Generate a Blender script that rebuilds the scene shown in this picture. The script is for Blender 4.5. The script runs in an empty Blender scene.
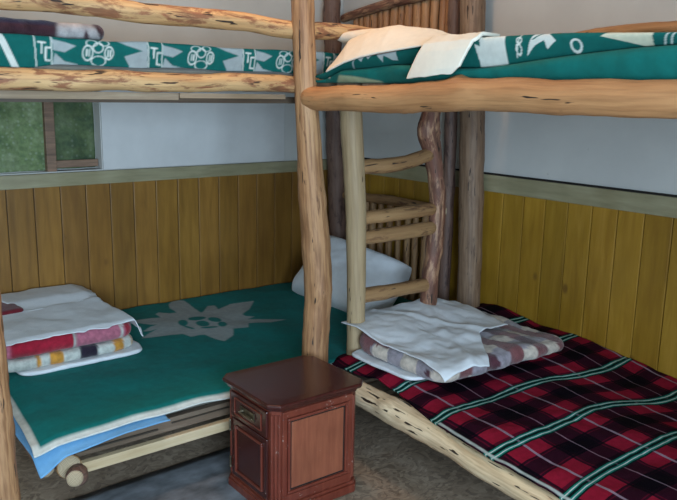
import bpy, math, random
import numpy as np
from mathutils import Vector, Matrix
PI = math.pi
SC = bpy.context.scene
COL = SC.collection

def lin(c):
    return tuple(((v/255)/12.92 if v/255 <= .04045 else ((v/255+.055)/1.055)**2.4) for v in c)
def L4(c): return (*lin(c), 1)

# ------------------------------------------------------------------ noise
def wob(x, y, sc, seed, octs=3):
    """smooth pseudo noise in about -1..1, numpy arrays"""
    r = random.Random(seed); out = 0; amp = 1; tot = 0
    x = np.asarray(x, float); y = np.asarray(y, float)
    for o in range(octs):
        for k in range(4):
            a = r.uniform(0, 2*PI); f = 2*PI/sc*(2**o)*r.uniform(.7, 1.35); p = r.uniform(0, 2*PI)
            out = out + amp*np.sin((x*math.cos(a)+y*math.sin(a))*f+p+1.3*np.sin((y*math.cos(a)-x*math.sin(a))*f*.6+p*2))
        tot += amp*2.2; amp *= .5
    return out/tot
def sstep(a, b, x):
    t = np.clip((np.asarray(x, float)-a)/(b-a), 0, 1); return t*t*(3-2*t)

# ------------------------------------------------------------------ materials
def newmat(name):
    m = bpy.data.materials.new(name); m.use_nodes = True
    nt = m.node_tree; b = nt.nodes['Principled BSDF']
    return m, nt, b
def N(nt, t, **kw):
    n = nt.nodes.new(t)
    for k, v in kw.items():
        if k in n.inputs.keys() if isinstance(k, str) else False: n.inputs[k].default_value = v
        else: setattr(n, k, v)
    return n
def ramp(nt, stops, interp='LINEAR'):
    n = nt.nodes.new('ShaderNodeValToRGB'); cr = n.color_ramp; cr.interpolation = interp
    while len(cr.elements) < len(stops): cr.elements.new(.5)
    for e, (p, c) in zip(cr.elements, stops):
        e.position = p; e.color = c if len(c) == 4 else (*c, 1)
    return n
def mixc(nt, fac, a, b, mode='MIX'):
    n = nt.nodes.new('ShaderNodeMix'); n.data_type = 'RGBA'; n.blend_type = mode
    for sock, v in ((n.inputs[0], fac), (n.inputs[6], a), (n.inputs[7], b)):
        if hasattr(v, 'is_output'): nt.links.new(v, sock)
        else: sock.default_value = v
    return n.outputs[2]
def mapping(nt, src, scale, loc=(0, 0, 0)):
    n = nt.nodes.new('ShaderNodeMapping'); n.inputs['Scale'].default_value = scale; n.inputs['Location'].default_value = loc
    nt.links.new(src, n.inputs[0]); return n.outputs[0]
def noise(nt, vec, scale, detail=4, rough=.55, dist=0):
    n = nt.nodes.new('ShaderNodeTexNoise'); n.inputs['Scale'].default_value = scale
    n.inputs['Detail'].default_value = detail; n.inputs['Roughness'].default_value = rough; n.inputs['Distortion'].default_value = dist
    nt.links.new(vec, n.inputs['Vector']); return n.outputs['Fac']
def bump(nt, b, h, strength=.3, dist=.005):
    n = nt.nodes.new('ShaderNodeBump'); n.inputs['Strength'].default_value = strength; n.inputs['Distance'].default_value = dist
    nt.links.new(h, n.inputs['Height']); nt.links.new(n.outputs[0], b.inputs['Normal'])

def log_mat(name, base, base2, bark, amount=.5, crack=.5, rough=.6, fibre=.35, lo=1.0):
    m, nt, b = newmat(name)
    at = N(nt, 'ShaderNodeAttribute', attribute_name='lp'); v = at.outputs['Vector']
    n1 = noise(nt, mapping(nt, v, (6, 6, 2.2)), 1, 3)
    c = ramp(nt, [(.3, L4(base)), (.7, L4(base2))]); nt.links.new(n1, c.inputs[0])
    # long fibres
    n2 = noise(nt, mapping(nt, v, (90, 90, 5)), 1, 3)
    f = ramp(nt, [(.38, (.45, .36, .3, 1)), (.58, (1, 1, 1, 1))]); nt.links.new(n2, f.inputs[0])
    c1 = mixc(nt, fibre, c.outputs[0], f.outputs[0], 'MULTIPLY')
    # left over bark
    n3 = noise(nt, mapping(nt, v, (34*lo, 34*lo, 8*lo)), 1, 6, .68, .4)
    t = .5+(.5-amount)*.34
    fb = ramp(nt, [(t, (0, 0, 0, 1)), (t+.10, (.85, .85, .85, 1))]); nt.links.new(n3, fb.inputs[0])
    n3b = noise(nt, mapping(nt, v, (40, 40, 12)), 1, 3)
    bk = ramp(nt, [(.35, L4(tuple(k*.72 for k in bark))), (.65, L4(bark))]); nt.links.new(n3b, bk.inputs[0])
    c2 = mixc(nt, fb.outputs[0], c1, bk.outputs[0])
    # short dark cracks / knots
    n4 = noise(nt, mapping(nt, v, (70, 70, 9), (3, 1, 7)), 1, 2)
    tk = .74-.1*crack
    fk = ramp(nt, [(tk, (0, 0, 0, 1)), (tk+.03, (1, 1, 1, 1))]); nt.links.new(n4, fk.inputs[0])
    c3 = mixc(nt, fk.outputs[0], c2, L4((48, 32, 22)))
    nt.links.new(c3, b.inputs['Base Color'])
    b.inputs['Roughness'].default_value = rough
    h = N(nt, 'ShaderNodeMath', operation='ADD'); nt.links.new(n2, h.inputs[0]); nt.links.new(n3, h.inputs[1])
    bump(nt, b, h.outputs[0], .45, .006)
    return m

def end_mat():
    m, nt, b = newmat('log_end_grain')
    at = N(nt, 'ShaderNodeAttribute', attribute_name='lp')
    sx = nt.nodes.new('ShaderNodeVectorMath'); sx.operation = 'LENGTH'
    mp = mapping(nt, at.outputs['Vector'], (1, 1, 0)); nt.links.new(mp, sx.inputs[0])
    s = N(nt, 'ShaderNodeMath', operation='SINE'); mu = N(nt, 'ShaderNodeMath', operation='MULTIPLY'); mu.inputs[1].default_value = 1600
    nt.links.new(sx.outputs['Value'], mu.inputs[0]); nt.links.new(mu.outputs[0], s.inputs[0])
    c = ramp(nt, [(0, L4((150, 128, 100))), (1, L4((196, 178, 148)))]); nt.links.new(s.outputs[0], c.inputs[0])
    nt.links.new(c.outputs[0], b.inputs['Base Color']); b.inputs['Roughness'].default_value = .8
    return m

def cloth_mat(name, col=None, attr=False, rough=.85, noise_amt=.12, weave=900, sheen=.25, bumps=.25):
    m, nt, b = newmat(name)
    tc = N(nt, 'ShaderNodeTexCoord'); o = tc.outputs['Object']
    n = noise(nt, o, 40, 4); n2 = noise(nt, o, weave, 2)
    r = ramp(nt, [(.3, (1-noise_amt*2,)*3), (.7, (1, 1, 1))]); nt.links.new(n, r.inputs[0])
    if attr:
        a = N(nt, 'ShaderNodeAttribute', attribute_name='Col'); src = a.outputs['Color']
    else:
        src = L4(col)
    c = mixc(nt, 1.0, src, r.outputs[0], 'MULTIPLY')
    nt.links.new(c, b.inputs['Base Color']); b.inputs['Roughness'].default_value = rough
    b.inputs['Sheen Weight'].default_value = sheen; b.inputs['Sheen Roughness'].default_value = .5
    b.inputs['Specular IOR Level'].default_value = .2
    h = N(nt, 'ShaderNodeMath', operation='ADD'); nt.links.new(n, h.inputs[0]); nt.links.new(n2, h.inputs[1])
    bump(nt, b, h.outputs[0], bumps, .003)
    return m

def tartan_mat():
    m, nt, b = newmat('red_tartan_wool')
    uv = N(nt, 'ShaderNodeUVMap', uv_map='UVMap'); sp = N(nt, 'ShaderNodeSeparateXYZ'); nt.links.new(uv.outputs[0], sp.inputs[0])
    red = lin((150, 26, 50)); navy = lin((20, 20, 38)); wh = lin((205, 215, 210)); gr = lin((30, 130, 116)); dg = lin((12, 40, 38)); one = (1, 1, 1); nav = (.10, .32, .38); mid = (.35, .45, .6); pk = lin((176, 150, 166))
    def frac(sock, period, off):
        a = N(nt, 'ShaderNodeMath', operation='ADD'); a.inputs[1].default_value = off; nt.links.new(sock, a.inputs[0])
        d = N(nt, 'ShaderNodeMath', operation='DIVIDE'); d.inputs[1].default_value = period; nt.links.new(a.outputs[0], d.inputs[0])
        f = N(nt, 'ShaderNodeMath', operation='FRACT'); nt.links.new(d.outputs[0], f.inputs[0]); return f.outputs[0]
    # bands crossing the bed (vary along its length, v)
    P = .266
    fv = frac(sp.outputs[1], P, 0)
    sv = [(0, dg), (.012, gr), (.035, wh), (.050, gr), (.066, dg), (.105, gr), (.122, wh), (.137, gr), (.158, dg), (.18, one), (.41, nav), (.44, mid), (.455, nav), (.66, mid), (.675, nav), (.70, one), (.95, mid)]
    rv = ramp(nt, sv, 'CONSTANT'); nt.links.new(fv, rv.inputs[0])
    fu = frac(sp.outputs[0], .31, 0)
    su = [(0, pk), (.03, one), (.25, nav), (.28, mid), (.30, nav), (.50, pk), (.512, nav), (.71, mid), (.73, nav), (.76, one)]
    ru = ramp(nt, su, 'CONSTANT'); nt.links.new(fu, ru.inputs[0])
    # twill: half of each, thin lines ride on top
    c = mixc(nt, 1, mixc(nt, 1, rv.outputs[0], ru.outputs[0], 'MULTIPLY'), (*red, 1), 'MULTIPLY')
    # line masks
    mv = ramp(nt, [(0, (.75,)*3), (.012, (1,)*3), (.066, (.6,)*3), (.105, (1,)*3), (.158, (.75,)*3), (.18, (0,)*3)], 'CONSTANT'); nt.links.new(fv, mv.inputs[0])
    mu_ = ramp(nt, [(0, (.75,)*3), (.03, (0,)*3), (.50, (.5,)*3), (.512, (0,)*3)], 'CONSTANT'); nt.links.new(fu, mu_.inputs[0])
    c = mixc(nt, mu_.outputs[0], c, ru.outputs[0]); c = mixc(nt, mv.outputs[0], c, rv.outputs[0])
    ha = N(nt, 'ShaderNodeAttribute', attribute_name='Col'); c = mixc(nt, ha.outputs['Fac'], c, (*wh, 1))
    tc = N(nt, 'ShaderNodeTexCoord'); n = noise(nt, tc.outputs['Object'], 60, 4); n2 = noise(nt, tc.outputs['Object'], 1100, 2)
    r = ramp(nt, [(.3, (.78,)*3), (.7, (1,)*3)]); nt.links.new(n, r.inputs[0])
    c = mixc(nt, 1, c, r.outputs[0], 'MULTIPLY'); nt.links.new(c, b.inputs['Base Color'])
    b.inputs['Roughness'].default_value = .9; b.inputs['Sheen Weight'].default_value = .0; b.inputs['Specular IOR Level'].default_value = .08
    h = N(nt, 'ShaderNodeMath', operation='ADD'); nt.links.new(n, h.inputs[0]); nt.links.new(n2, h.inputs[1]); bump(nt, b, h.outputs[0], .3, .003)
    return m

def plank_mat(name, cols, axis=2, knots=True, rough=.5, grain=(30, 30, 3)):
    m, nt, b = newmat(name)
    a = N(nt, 'ShaderNodeAttribute', attribute_name='Col')
    tc = N(nt, 'ShaderNodeTexCoord'); o = tc.outputs['Object']
    n = noise(nt, mapping(nt, o, grain), 1, 5, .6, .4)
    c = ramp(nt, [(.25, L4(cols[0])), (.5, L4(cols[1])), (.75, L4(cols[2]))]); nt.links.new(n, c.inputs[0])
    big = noise(nt, mapping(nt, o, (3, 3, 1.6)), 1, 3)
    rb = ramp(nt, [(.35, (.72, .7, .62, 1)), (.65, (1, 1, 1, 1))]); nt.links.new(big, rb.inputs[0])
    col = mixc(nt, 1, c.outputs[0], rb.outputs[0], 'MULTIPLY')
    col = mixc(nt, 1, col, a.outputs['Color'], 'MULTIPLY')
    if knots:
        vo = N(nt, 'ShaderNodeTexVoronoi'); vo.inputs['Scale'].default_value = 1; nt.links.new(mapping(nt, o, (7.5, 7.5, 4.5)), vo.inputs['Vector'])
        k = ramp(nt, [(.06, (1,)*3), (.13, (0,)*3)]); nt.links.new(vo.outputs['Distance'], k.inputs[0])
        kk = N(nt, 'ShaderNodeMath', operation='MULTIPLY'); kk.inputs[1].default_value = .6; nt.links.new(k.outputs[0], kk.inputs[0])
        col = mixc(nt, kk.outputs[0], col, L4((84, 50, 22)))
    nt.links.new(col, b.inputs['Base Color']); b.inputs['Roughness'].default_value = rough
    bump(nt, b, n, .2, .003)
    return m

def plain(name, col, rough=.6, amt=.1, scale=(8, 8, 8), metal=0, bs=.1, spec=.5):
    m, nt, b = newmat(name)
    tc = N(nt, 'ShaderNodeTexCoord'); n = noise(nt, mapping(nt, tc.outputs['Object'], scale), 1, 5)
    r = ramp(nt, [(.3, L4(tuple(k*(1-amt*1.4) for k in col))), (.7, L4(col))]); nt.links.new(n, r.inputs[0])
    nt.links.new(r.outputs[0], b.inputs['Base Color']); b.inputs['Roughness'].default_value = rough; b.inputs['Metallic'].default_value = metal
    b.inputs['Specular IOR Level'].default_value = spec
    bump(nt, b, n, bs, .004); return m

def wall_mat():
    m, nt, b = newmat('wall_plaster')
    tc = N(nt, 'ShaderNodeTexCoord'); o = tc.outputs['Object']
    n = noise(nt, o, 2.2, 5, .6); n2 = noise(nt, o, 60, 3)
    r = ramp(nt, [(.3, L4((190, 188, 184))), (.7, L4((204, 202, 197)))]); nt.links.new(n, r.inputs[0])
    n3 = noise(nt, mapping(nt, o, (1, 1, 1), (5, 5, 5)), 26, 4)
    s = ramp(nt, [(.72, (0,)*3), (.76, (.5,)*3)]); nt.links.new(n3, s.inputs[0])
    c = mixc(nt, s.outputs[0], r.outputs[0], L4((150, 146, 140)))
    nt.links.new(c, b.inputs['Base Color']); b.inputs['Roughness'].default_value = .85; bump(nt, b, n2, .12, .003)
    return m

def osb_mat():
    m, nt, b = newmat('osb_floor_board')
    tc = N(nt, 'ShaderNodeTexCoord'); o = tc.outputs['Object']
    big = noise(nt, o, 4.5, 5, .6, 1.2)
    vo = N(nt, 'ShaderNodeTexVoronoi'); vo.inputs['Scale'].default_value = 48; vo.inputs['Randomness'].default_value = 1
    nd = N(nt, 'ShaderNodeTexNoise'); nd.inputs['Scale'].default_value = 7; nt.links.new(o, nd.inputs['Vector'])
    mx = N(nt, 'ShaderNodeMix', data_type='VECTOR'); mx.inputs[0].default_value = .35
    nt.links.new(mapping(nt, o, (1, 1.7, 1)), mx.inputs[4]); nt.links.new(nd.outputs['Color'], mx.inputs[5]); nt.links.new(mx.outputs[1], vo.inputs['Vector'])
    sp = N(nt, 'ShaderNodeSeparateColor'); nt.links.new(vo.outputs['Color'], sp.inputs[0])
    c = ramp(nt, [(0, L4((138, 120, 104))), (.3, L4((154, 135, 116))), (.65, L4((168, 148, 128))), (1, L4((184, 164, 142)))]); nt.links.new(sp.outputs[0], c.inputs[0])
    r = ramp(nt, [(.32, (.66, .62, .58, 1)), (.62, (1, 1, 1, 1))]); nt.links.new(big, r.inputs[0])
    col = mixc(nt, .85, c.outputs[0], r.outputs[0], 'MULTIPLY')
    st = noise(nt, mapping(nt, o, (16, 40, 16)), 1, 6, .7, 2.2); rs = ramp(nt, [(.32, (.42, .36, .32, 1)), (.46, (1, 1, 1, 1))]); nt.links.new(st, rs.inputs[0])
    col = mixc(nt, .7, col, rs.outputs[0], 'MULTIPLY')
    nt.links.new(col, b.inputs['Base Color']); b.inputs['Roughness'].default_value = .55; bump(nt, b, sp.outputs[0], .12, .003)
    return m

def green_pane_mat():
    m, nt, b = newmat('green_dotted_curtain_cloth')
    tc = N(nt, 'ShaderNodeTexCoord'); o = tc.outputs['Object']
    n = noise(nt, o, 9, 5, .6, .4); n2 = noise(nt, mapping(nt, o, (50, 50, 50)), 1, 3)
    c = ramp(nt, [(.3, L4((84, 112, 84))), (.5, L4((126, 148, 100))), (.7, L4((160, 176, 138)))]); nt.links.new(n, c.inputs[0])
    vo = N(nt, 'ShaderNodeTexVoronoi'); vo.inputs['Scale'].default_value = 42; vo.inputs['Randomness'].default_value = .45; nt.links.new(o, vo.inputs['Vector'])
    d = ramp(nt, [(.1, (.55,)*3), (.34, (0,)*3)]); nt.links.new(vo.outputs['Distance'], d.inputs[0])
    col = mixc(nt, d.outputs[0], c.outputs[0], L4((176, 190, 168)))
    rr = ramp(nt, [(.35, (.7,)*3), (.65, (1,)*3)]); nt.links.new(n2, rr.inputs[0]); col = mixc(nt, 1, col, rr.outputs[0], 'MULTIPLY')
    at = N(nt, 'ShaderNodeAttribute', attribute_name='Col'); col = mixc(nt, 1, col, at.outputs['Color'], 'MULTIPLY')
    nt.links.new(col, b.inputs['Base Color']); b.inputs['Roughness'].default_value = .8; bump(nt, b, n2, .2, .004)
    return m

def cabinet_mat(name, col, col2, rough=.3, chip=.5):
    m, nt, b = newmat(name)
    tc = N(nt, 'ShaderNodeTexCoord'); o = tc.outputs['Object']
    n = noise(nt, mapping(nt, o, (60, 60, 6)), 1, 4, .6, .3)
    c = ramp(nt, [(.3, L4(col)), (.7, L4(col2))]); nt.links.new(n, c.inputs[0])
    big = noise(nt, o, 7, 3); rb = ramp(nt, [(.3, (.75,)*3), (.7, (1,)*3)]); nt.links.new(big, rb.inputs[0])
    col_ = mixc(nt, 1, c.outputs[0], rb.outputs[0], 'MULTIPLY')
    # worn, chipped arrises: pointiness only marks edges of the real mesh
    g = N(nt, 'ShaderNodeNewGeometry'); pr = ramp(nt, [(.53, (0,)*3), (.58, (1,)*3)]); nt.links.new(g.outputs['Pointiness'], pr.inputs[0])
    cn = noise(nt, o, 55, 4, .7); cr = ramp(nt, [(.74-.12*chip, (0,)*3), (.78-.12*chip, (1,)*3)]); nt.links.new(cn, cr.inputs[0])
    k = mixc(nt, 1, pr.outputs[0], cr.outputs[0], 'MULTIPLY')
    col_ = mixc(nt, k, col_, L4((206, 188, 176)))
    nt.links.new(col_, b.inputs['Base Color']); b.inputs['Roughness'].default_value = rough
    b.inputs['Coat Weight'].default_value = .25; b.inputs['Coat Roughness'].default_value = .25
    bump(nt, b, n, .08, .002)
    return m

M = dict(
    pale=log_mat('peeled_pale_log', (216, 176, 126), (188, 142, 92), (140, 80, 54), .56, .9),
    orange=log_mat('smooth_orange_log', (200, 150, 102), (170, 116, 72), (126, 80, 50), .1, .4, fibre=.35),
    tan=log_mat('tan_post_wood', (190, 146, 104), (160, 114, 76), (116, 76, 50), .16, .8, fibre=.75),
    straw=log_mat('straw_post_wood', (184, 160, 124), (164, 138, 104), (120, 96, 66), -.2, .4, fibre=.3),
    bark=log_mat('reddish_bark_wood', (190, 150, 118), (160, 112, 86), (112, 66, 54), .75, .9, fibre=.7),
    brown=log_mat('brown_grey_post_wood', (148, 120, 96), (124, 96, 74), (100, 74, 56), .25, .8, fibre=.6),
    rung=log_mat('ladder_rung_wood', (170, 132, 90), (142, 104, 68), (96, 58, 38), .35, .7),
    dark=log_mat('dark_corner_post_wood', (124, 96, 82), (102, 74, 64), (70, 46, 42), .4, .6),
    lowlog=log_mat('pale_bed_log', (234, 212, 178), (214, 184, 142), (130, 96, 66), .05, 1.1, fibre=.5),
    stick=log_mat('headboard_stick_wood', (186, 136, 92), (156, 106, 70), (108, 66, 46), .3, .5),
    end=end_mat(),
    wall=wall_mat(), osb=osb_mat(),
    ochre=plank_mat('ochre_stained_planks', ((126, 88, 38), (148, 106, 46), (166, 122, 58)), rough=.42),
    ochre2=plank_mat('yellow_ochre_planks', ((146, 106, 30), (164, 124, 38), (180, 138, 54)), rough=.42),
    ledge=plank_mat('ledge_board', ((140, 132, 104), (158, 150, 120), (170, 162, 132)), knots=False, grain=(5, 5, 40)),
    rough=plank_mat('rough_bed_board', ((108, 92, 78), (136, 116, 98), (160, 142, 122)), knots=False, grain=(3, 40, 40)),
    batten=plank_mat('new_pale_batten', ((196, 168, 132), (212, 188, 154), (222, 200, 170)), knots=False, grain=(3, 60, 60)),
    paint=plain('grey_white_board_paint', (212, 210, 208), .6, .03),
    ceil=plain('ceiling_paint', (212, 208, 200), .9, .05),
    mat=plain('worn_grey_floor_mat', (134, 138, 144), .8, .3, (9, 14, 9)),
    greenpane=green_pane_mat(),
    frame=plain('red_brown_window_wood', (150, 118, 96), .6, .25, (6, 6, 60)),
    curtain=None,
    green=cloth_mat('teal_green_wool', attr=True, noise_amt=.1, sheen=.02, bumps=.15),
    sheet=cloth_mat('white_cotton', (226, 228, 232), noise_amt=.03, sheen=.1, bumps=.12),
    cream=cloth_mat('cream_cotton', (232, 224, 208), noise_amt=.03, sheen=.1, bumps=.12),
    blue=cloth_mat('light_blue_cotton', (112, 168, 212), noise_amt=.05, sheen=.1),
    pillow=cloth_mat('pale_blue_pillow_cotton', (176, 198, 226), noise_amt=.03, sheen=.1, bumps=.12),
    pattern=cloth_mat('patterned_wool', attr=True, noise_amt=.08, bumps=.2, sheen=.02),
    fuzzy=cloth_mat('fuzzy_checked_wool', attr=True, noise_amt=.22, weave=300, bumps=.7),
    foam=cloth_mat('grey_mattress_cloth', (136, 128, 116), noise_amt=.08),
    maroon=cloth_mat('maroon_cloth', (112, 26, 38), noise_amt=.1),
    tartan=tartan_mat(),
    cab=cabinet_mat('red_brown_cabinet_wood', (108, 46, 34), (130, 64, 48), .28, .7),
    cabpanel=cabinet_mat('lighter_panel_wood', (134, 72, 52), (158, 92, 66), .36, .2),
    cabtop=cabinet_mat('dark_cabinet_top_shaded_door', (62, 26, 23), (78, 36, 31), .2, .5),
    brass=plain('tarnished_metal', (150, 140, 120), .35, .2, (60, 60, 60), 1),
    black=plain('dark_gap', (30, 24, 20), .8),
)

# ------------------------------------------------------------------ object helpers
def thing(name, label, cat, loc=(0, 0, 0), rotz=0, group=None):
    o = bpy.data.objects.new(name, None); COL.objects.link(o); o.empty_display_size = .05
    o.location = loc; o.rotation_euler = (0, 0, rotz); o['label'] = label; o['category'] = cat
    if group: o['group'] = group
    return o
def tag(o, label, cat, group=None):
    o['label'] = label; o['category'] = cat
    if group: o['group'] = group
    return o

def build(name, V, F, mats, parent=None, local=False, smooth=True, col=None, uv=None, lp=None, fm=None, origin=None, solid=0, sub=0, bevel=0):
    """verts are world coordinates unless local"""
    V = np.array(V, float)
    off = np.zeros(3)
    if not local:
        if parent is not None:
            p = parent; off = np.array(p.location)
            while p.parent: p = p.parent; off = off+np.array(p.location)
            V = V-off
        else:
            off = np.array(origin) if origin is not None else np.array([(V[:, 0].min()+V[:, 0].max())/2, (V[:, 1].min()+V[:, 1].max())/2, V[:, 2].min()])
            V = V-off
    me = bpy.data.meshes.new(name); me.from_pydata(V.tolist(), [], F); me.update()
    if not isinstance(mats, (list, tuple)): mats = [mats]
    for m in mats: me.materials.append(m)
    if fm is not None: me.polygons.foreach_set('material_index', fm)
    me.polygons.foreach_set('use_smooth', [smooth]*len(F))
    if col is not None:
        a = me.color_attributes.new('Col', 'FLOAT_COLOR', 'POINT'); c = np.ones((len(V), 4)); c[:, :3] = col; a.data.foreach_set('color', c.ravel())
    if lp is not None:
        a = me.attributes.new('lp', 'FLOAT_VECTOR', 'POINT'); a.data.foreach_set('vector', np.array(lp, float).ravel())
    if uv is not None:
        u = me.uv_layers.new(name='UVMap'); uv = np.array(uv, float)
        idx = np.zeros(len(me.loops), int); me.loops.foreach_get('vertex_index', idx); u.data.foreach_set('uv', uv[idx].ravel())
    o = bpy.data.objects.new(name, me); COL.objects.link(o)
    if parent is not None: o.parent = parent
    elif not local: o.location = off
    if bevel:
        b = o.modifiers.new('b', 'BEVEL'); b.width = bevel; b.segments = 2; b.limit_method = 'ANGLE'; b.angle_limit = .6
    if solid:
        s = o.modifiers.new('s', 'SOLIDIFY'); s.thickness = solid; s.offset = -1
    if sub:
        s = o.modifiers.new('ss', 'SUBSURF'); s.levels = sub; s.render_levels = sub
    return o

def catmull(pts, n):
    P = [np.array(p, float) for p in pts]
    if len(P) == 2: P = [P[0], (P[0]+P[1])/2, P[1]]
    P = [2*P[0]-P[1]]+P+[2*P[-1]-P[-2]]
    out = []; m = len(P)-3
    for i in range(n+1):
        t = i/n*m; k = min(int(t), m-1); t -= k
        a, b, c, d = P[k:k+4]
        out.append(.5*((2*b)+(-a+c)*t+(2*a-5*b+4*c-d)*t*t+(-a+3*b-3*c+d)*t**3))
    return np.array(out)

def log(name, pts, rad, mat, parent=None, seed=1, rough=.06, knots=(), seg=20, res=.03, bend=.0, local=False, endcap=True):
    """a tree trunk: pts world points, rad radius or list; knots = [(t, angle, size, height)]"""
    L = sum(np.linalg.norm(np.array(pts[i+1])-np.array(pts[i])) for i in range(len(pts)-1))
    n = max(4, int(L/res)); C = catmull(pts, n)
    if isinstance(rad, (int, float)): rad = [rad, rad]
    R = np.interp(np.linspace(0, 1, n+1), np.linspace(0, 1, len(rad)), rad)
    rnd = random.Random(seed)
    T = np.gradient(C, axis=0); T /= np.linalg.norm(T, axis=1)[:, None]
    up = np.array([0, 0, 1.]) if abs(T[0][2]) < .7 else np.array([0, 1., 0])
    V = []; F = []; lp = []; s = 0
    so = seed*3.17
    prev = None
    for i in range(n+1):
        a = np.cross(up, T[i]); a /= np.linalg.norm(a); b = np.cross(T[i], a)
        if i: s += np.linalg.norm(C[i]-C[i-1])
        cx = bend*R[i]*wob(s, so, .5, seed, 2); cy = bend*R[i]*wob(s, so+9, .5, seed+5, 2)
        for k in range(seg):
            th = 2*PI*k/seg
            x, y = math.cos(th), math.sin(th)
            r = R[i]*(1+rough*float(wob(s*1.0+x*.05, y*.05+so, .22, seed+11, 3))+.5*rough*float(wob(s+x*.03, y*.06, .07, seed+17, 2)))
            for (kt, ka, ks, kh) in knots:
                d2 = ((s-kt*L)/ks)**2+((((th-ka+PI) % (2*PI))-PI)*R[i]/ks)**2
                r += kh*math.exp(-d2)
            p = C[i]+a*(x*r+cx)+b*(y*r+cy)
            V.append(p); lp.append((x*r+so, y*r+so, s))
    for i in range(n):
        for k in range(seg):
            F.append((i*seg+k, i*seg+(k+1) % seg, (i+1)*seg+(k+1) % seg, (i+1)*seg+k))
    fm = [0]*len(F)
    for e, i in ((0, 0), (1, n)):
        sgn = -1 if e == 0 else 1
        base = len(V)
        for ringf, dz in ((.93, .005), (.55, .008)):
            for k in range(seg):
                p = np.array(V[i*seg+k]); c = C[i]
                V.append(c+(p-c)*ringf+T[i]*sgn*dz); th = 2*PI*k/seg; lp.append((math.cos(th)*R[i]*ringf, math.sin(th)*R[i]*ringf, 0))
        V.append(C[i]+T[i]*sgn*.008); lp.append((0, 0, 0)); cen = len(V)-1
        def q(a, b):
            for k in range(seg):
                f = (a+k, b+k, b+(k+1) % seg, a+(k+1) % seg)
                F.append(f if e == 0 else f[::-1]); 
        q(i*seg, base); fm += [0]*seg
        q(base, base+seg); fm += [1]*seg
        for k in range(seg):
            f = (base+seg+k, cen, base+seg+(k+1) % seg); F.append(f if e == 0 else f[::-1]); fm.append(1)
    F = [tuple(reversed(f)) for f in F]
    return build(name, V, F, [mat, M['end']], parent, local=local, lp=lp, fm=fm)

def box_verts(x0, x1, y0, y1, z0, z1):
    V = [(x, y, z) for x in (x0, x1) for y in (y0, y1) for z in (z0, z1)]
    F = [(0, 1, 3, 2), (4, 6, 7, 5), (0, 4, 5, 1), (2, 3, 7, 6), (0, 2, 6, 4), (1, 5, 7, 3)]
    return V, F
class MB:
    def __init__(s): s.V = []; s.F = []; s.C = []
    def box(s, x0, x1, y0, y1, z0, z1, c=(1, 1, 1)):
        v, f = box_verts(x0, x1, y0, y1, z0, z1); n = len(s.V); s.V += v; s.F += [tuple(i+n for i in q) for q in f]; s.C += [c]*8; return s
    def prism(s, poly, z0, z1, c=(1, 1, 1)):
        n = len(s.V); m = len(poly)
        s.V += [(*p, z0) for p in poly]+[(*p, z1) for p in poly]; s.C += [c]*2*m
        s.F += [tuple(n+i for i in reversed(range(m))), tuple(n+m+i for i in range(m))]+[(n+i, n+(i+1) % m, n+m+(i+1) % m, n+m+i) for i in range(m)]
        return s
    def lathe(s, prof, cx, cy, seg=16, axis=2, c=(1, 1, 1)):
        n = len(s.V)
        for (r, z) in prof:
            for k in range(seg):
                a = 2*PI*k/seg; p = (r*math.cos(a), r*math.sin(a), z)
                if axis == 2: q = (cx[0]+p[0], cx[1]+p[1], cx[2]+p[2])
                elif axis == 1: q = (cx[0]+p[0], cx[1]+p[2], cx[2]+p[1])
                else: q = (cx[0]+p[2], cx[1]+p[0], cx[2]+p[1])
                s.V.append(q); s.C.append(c)
        for i in range(len(prof)-1):
            for k in range(seg): s.F.append((n+i*seg+k, n+i*seg+(k+1) % seg, n+(i+1)*seg+(k+1) % seg, n+(i+1)*seg+k))
        s.F.append(tuple(n+k for k in range(seg))[::-1]); s.F.append(tuple(n+(len(prof)-1)*seg+k for k in range(seg)))
        return s
    def build(s, name, mat, parent=None, **kw):
        kw.setdefault('smooth', False)
        return build(name, s.V, s.F, mat, parent, col=np.array(s.C), **kw)

def grid(fn, nu, nv, close=False):
    """fn(U,V)->(x,y,z) arrays; returns verts, faces, U, V flattened"""
    U, Vv = np.meshgrid(np.linspace(0, 1, nu), np.linspace(0, 1, nv), indexing='ij')
    x, y, z = fn(U, Vv); P = np.stack([x, y, z], -1).reshape(-1, 3)
    F = [(i*nv+j, (i+1)*nv+j, (i+1)*nv+j+1, i*nv+j+1) for i in range(nu-1) for j in range(nv-1)]
    return P, F, U.ravel(), Vv.ravel()

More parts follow.
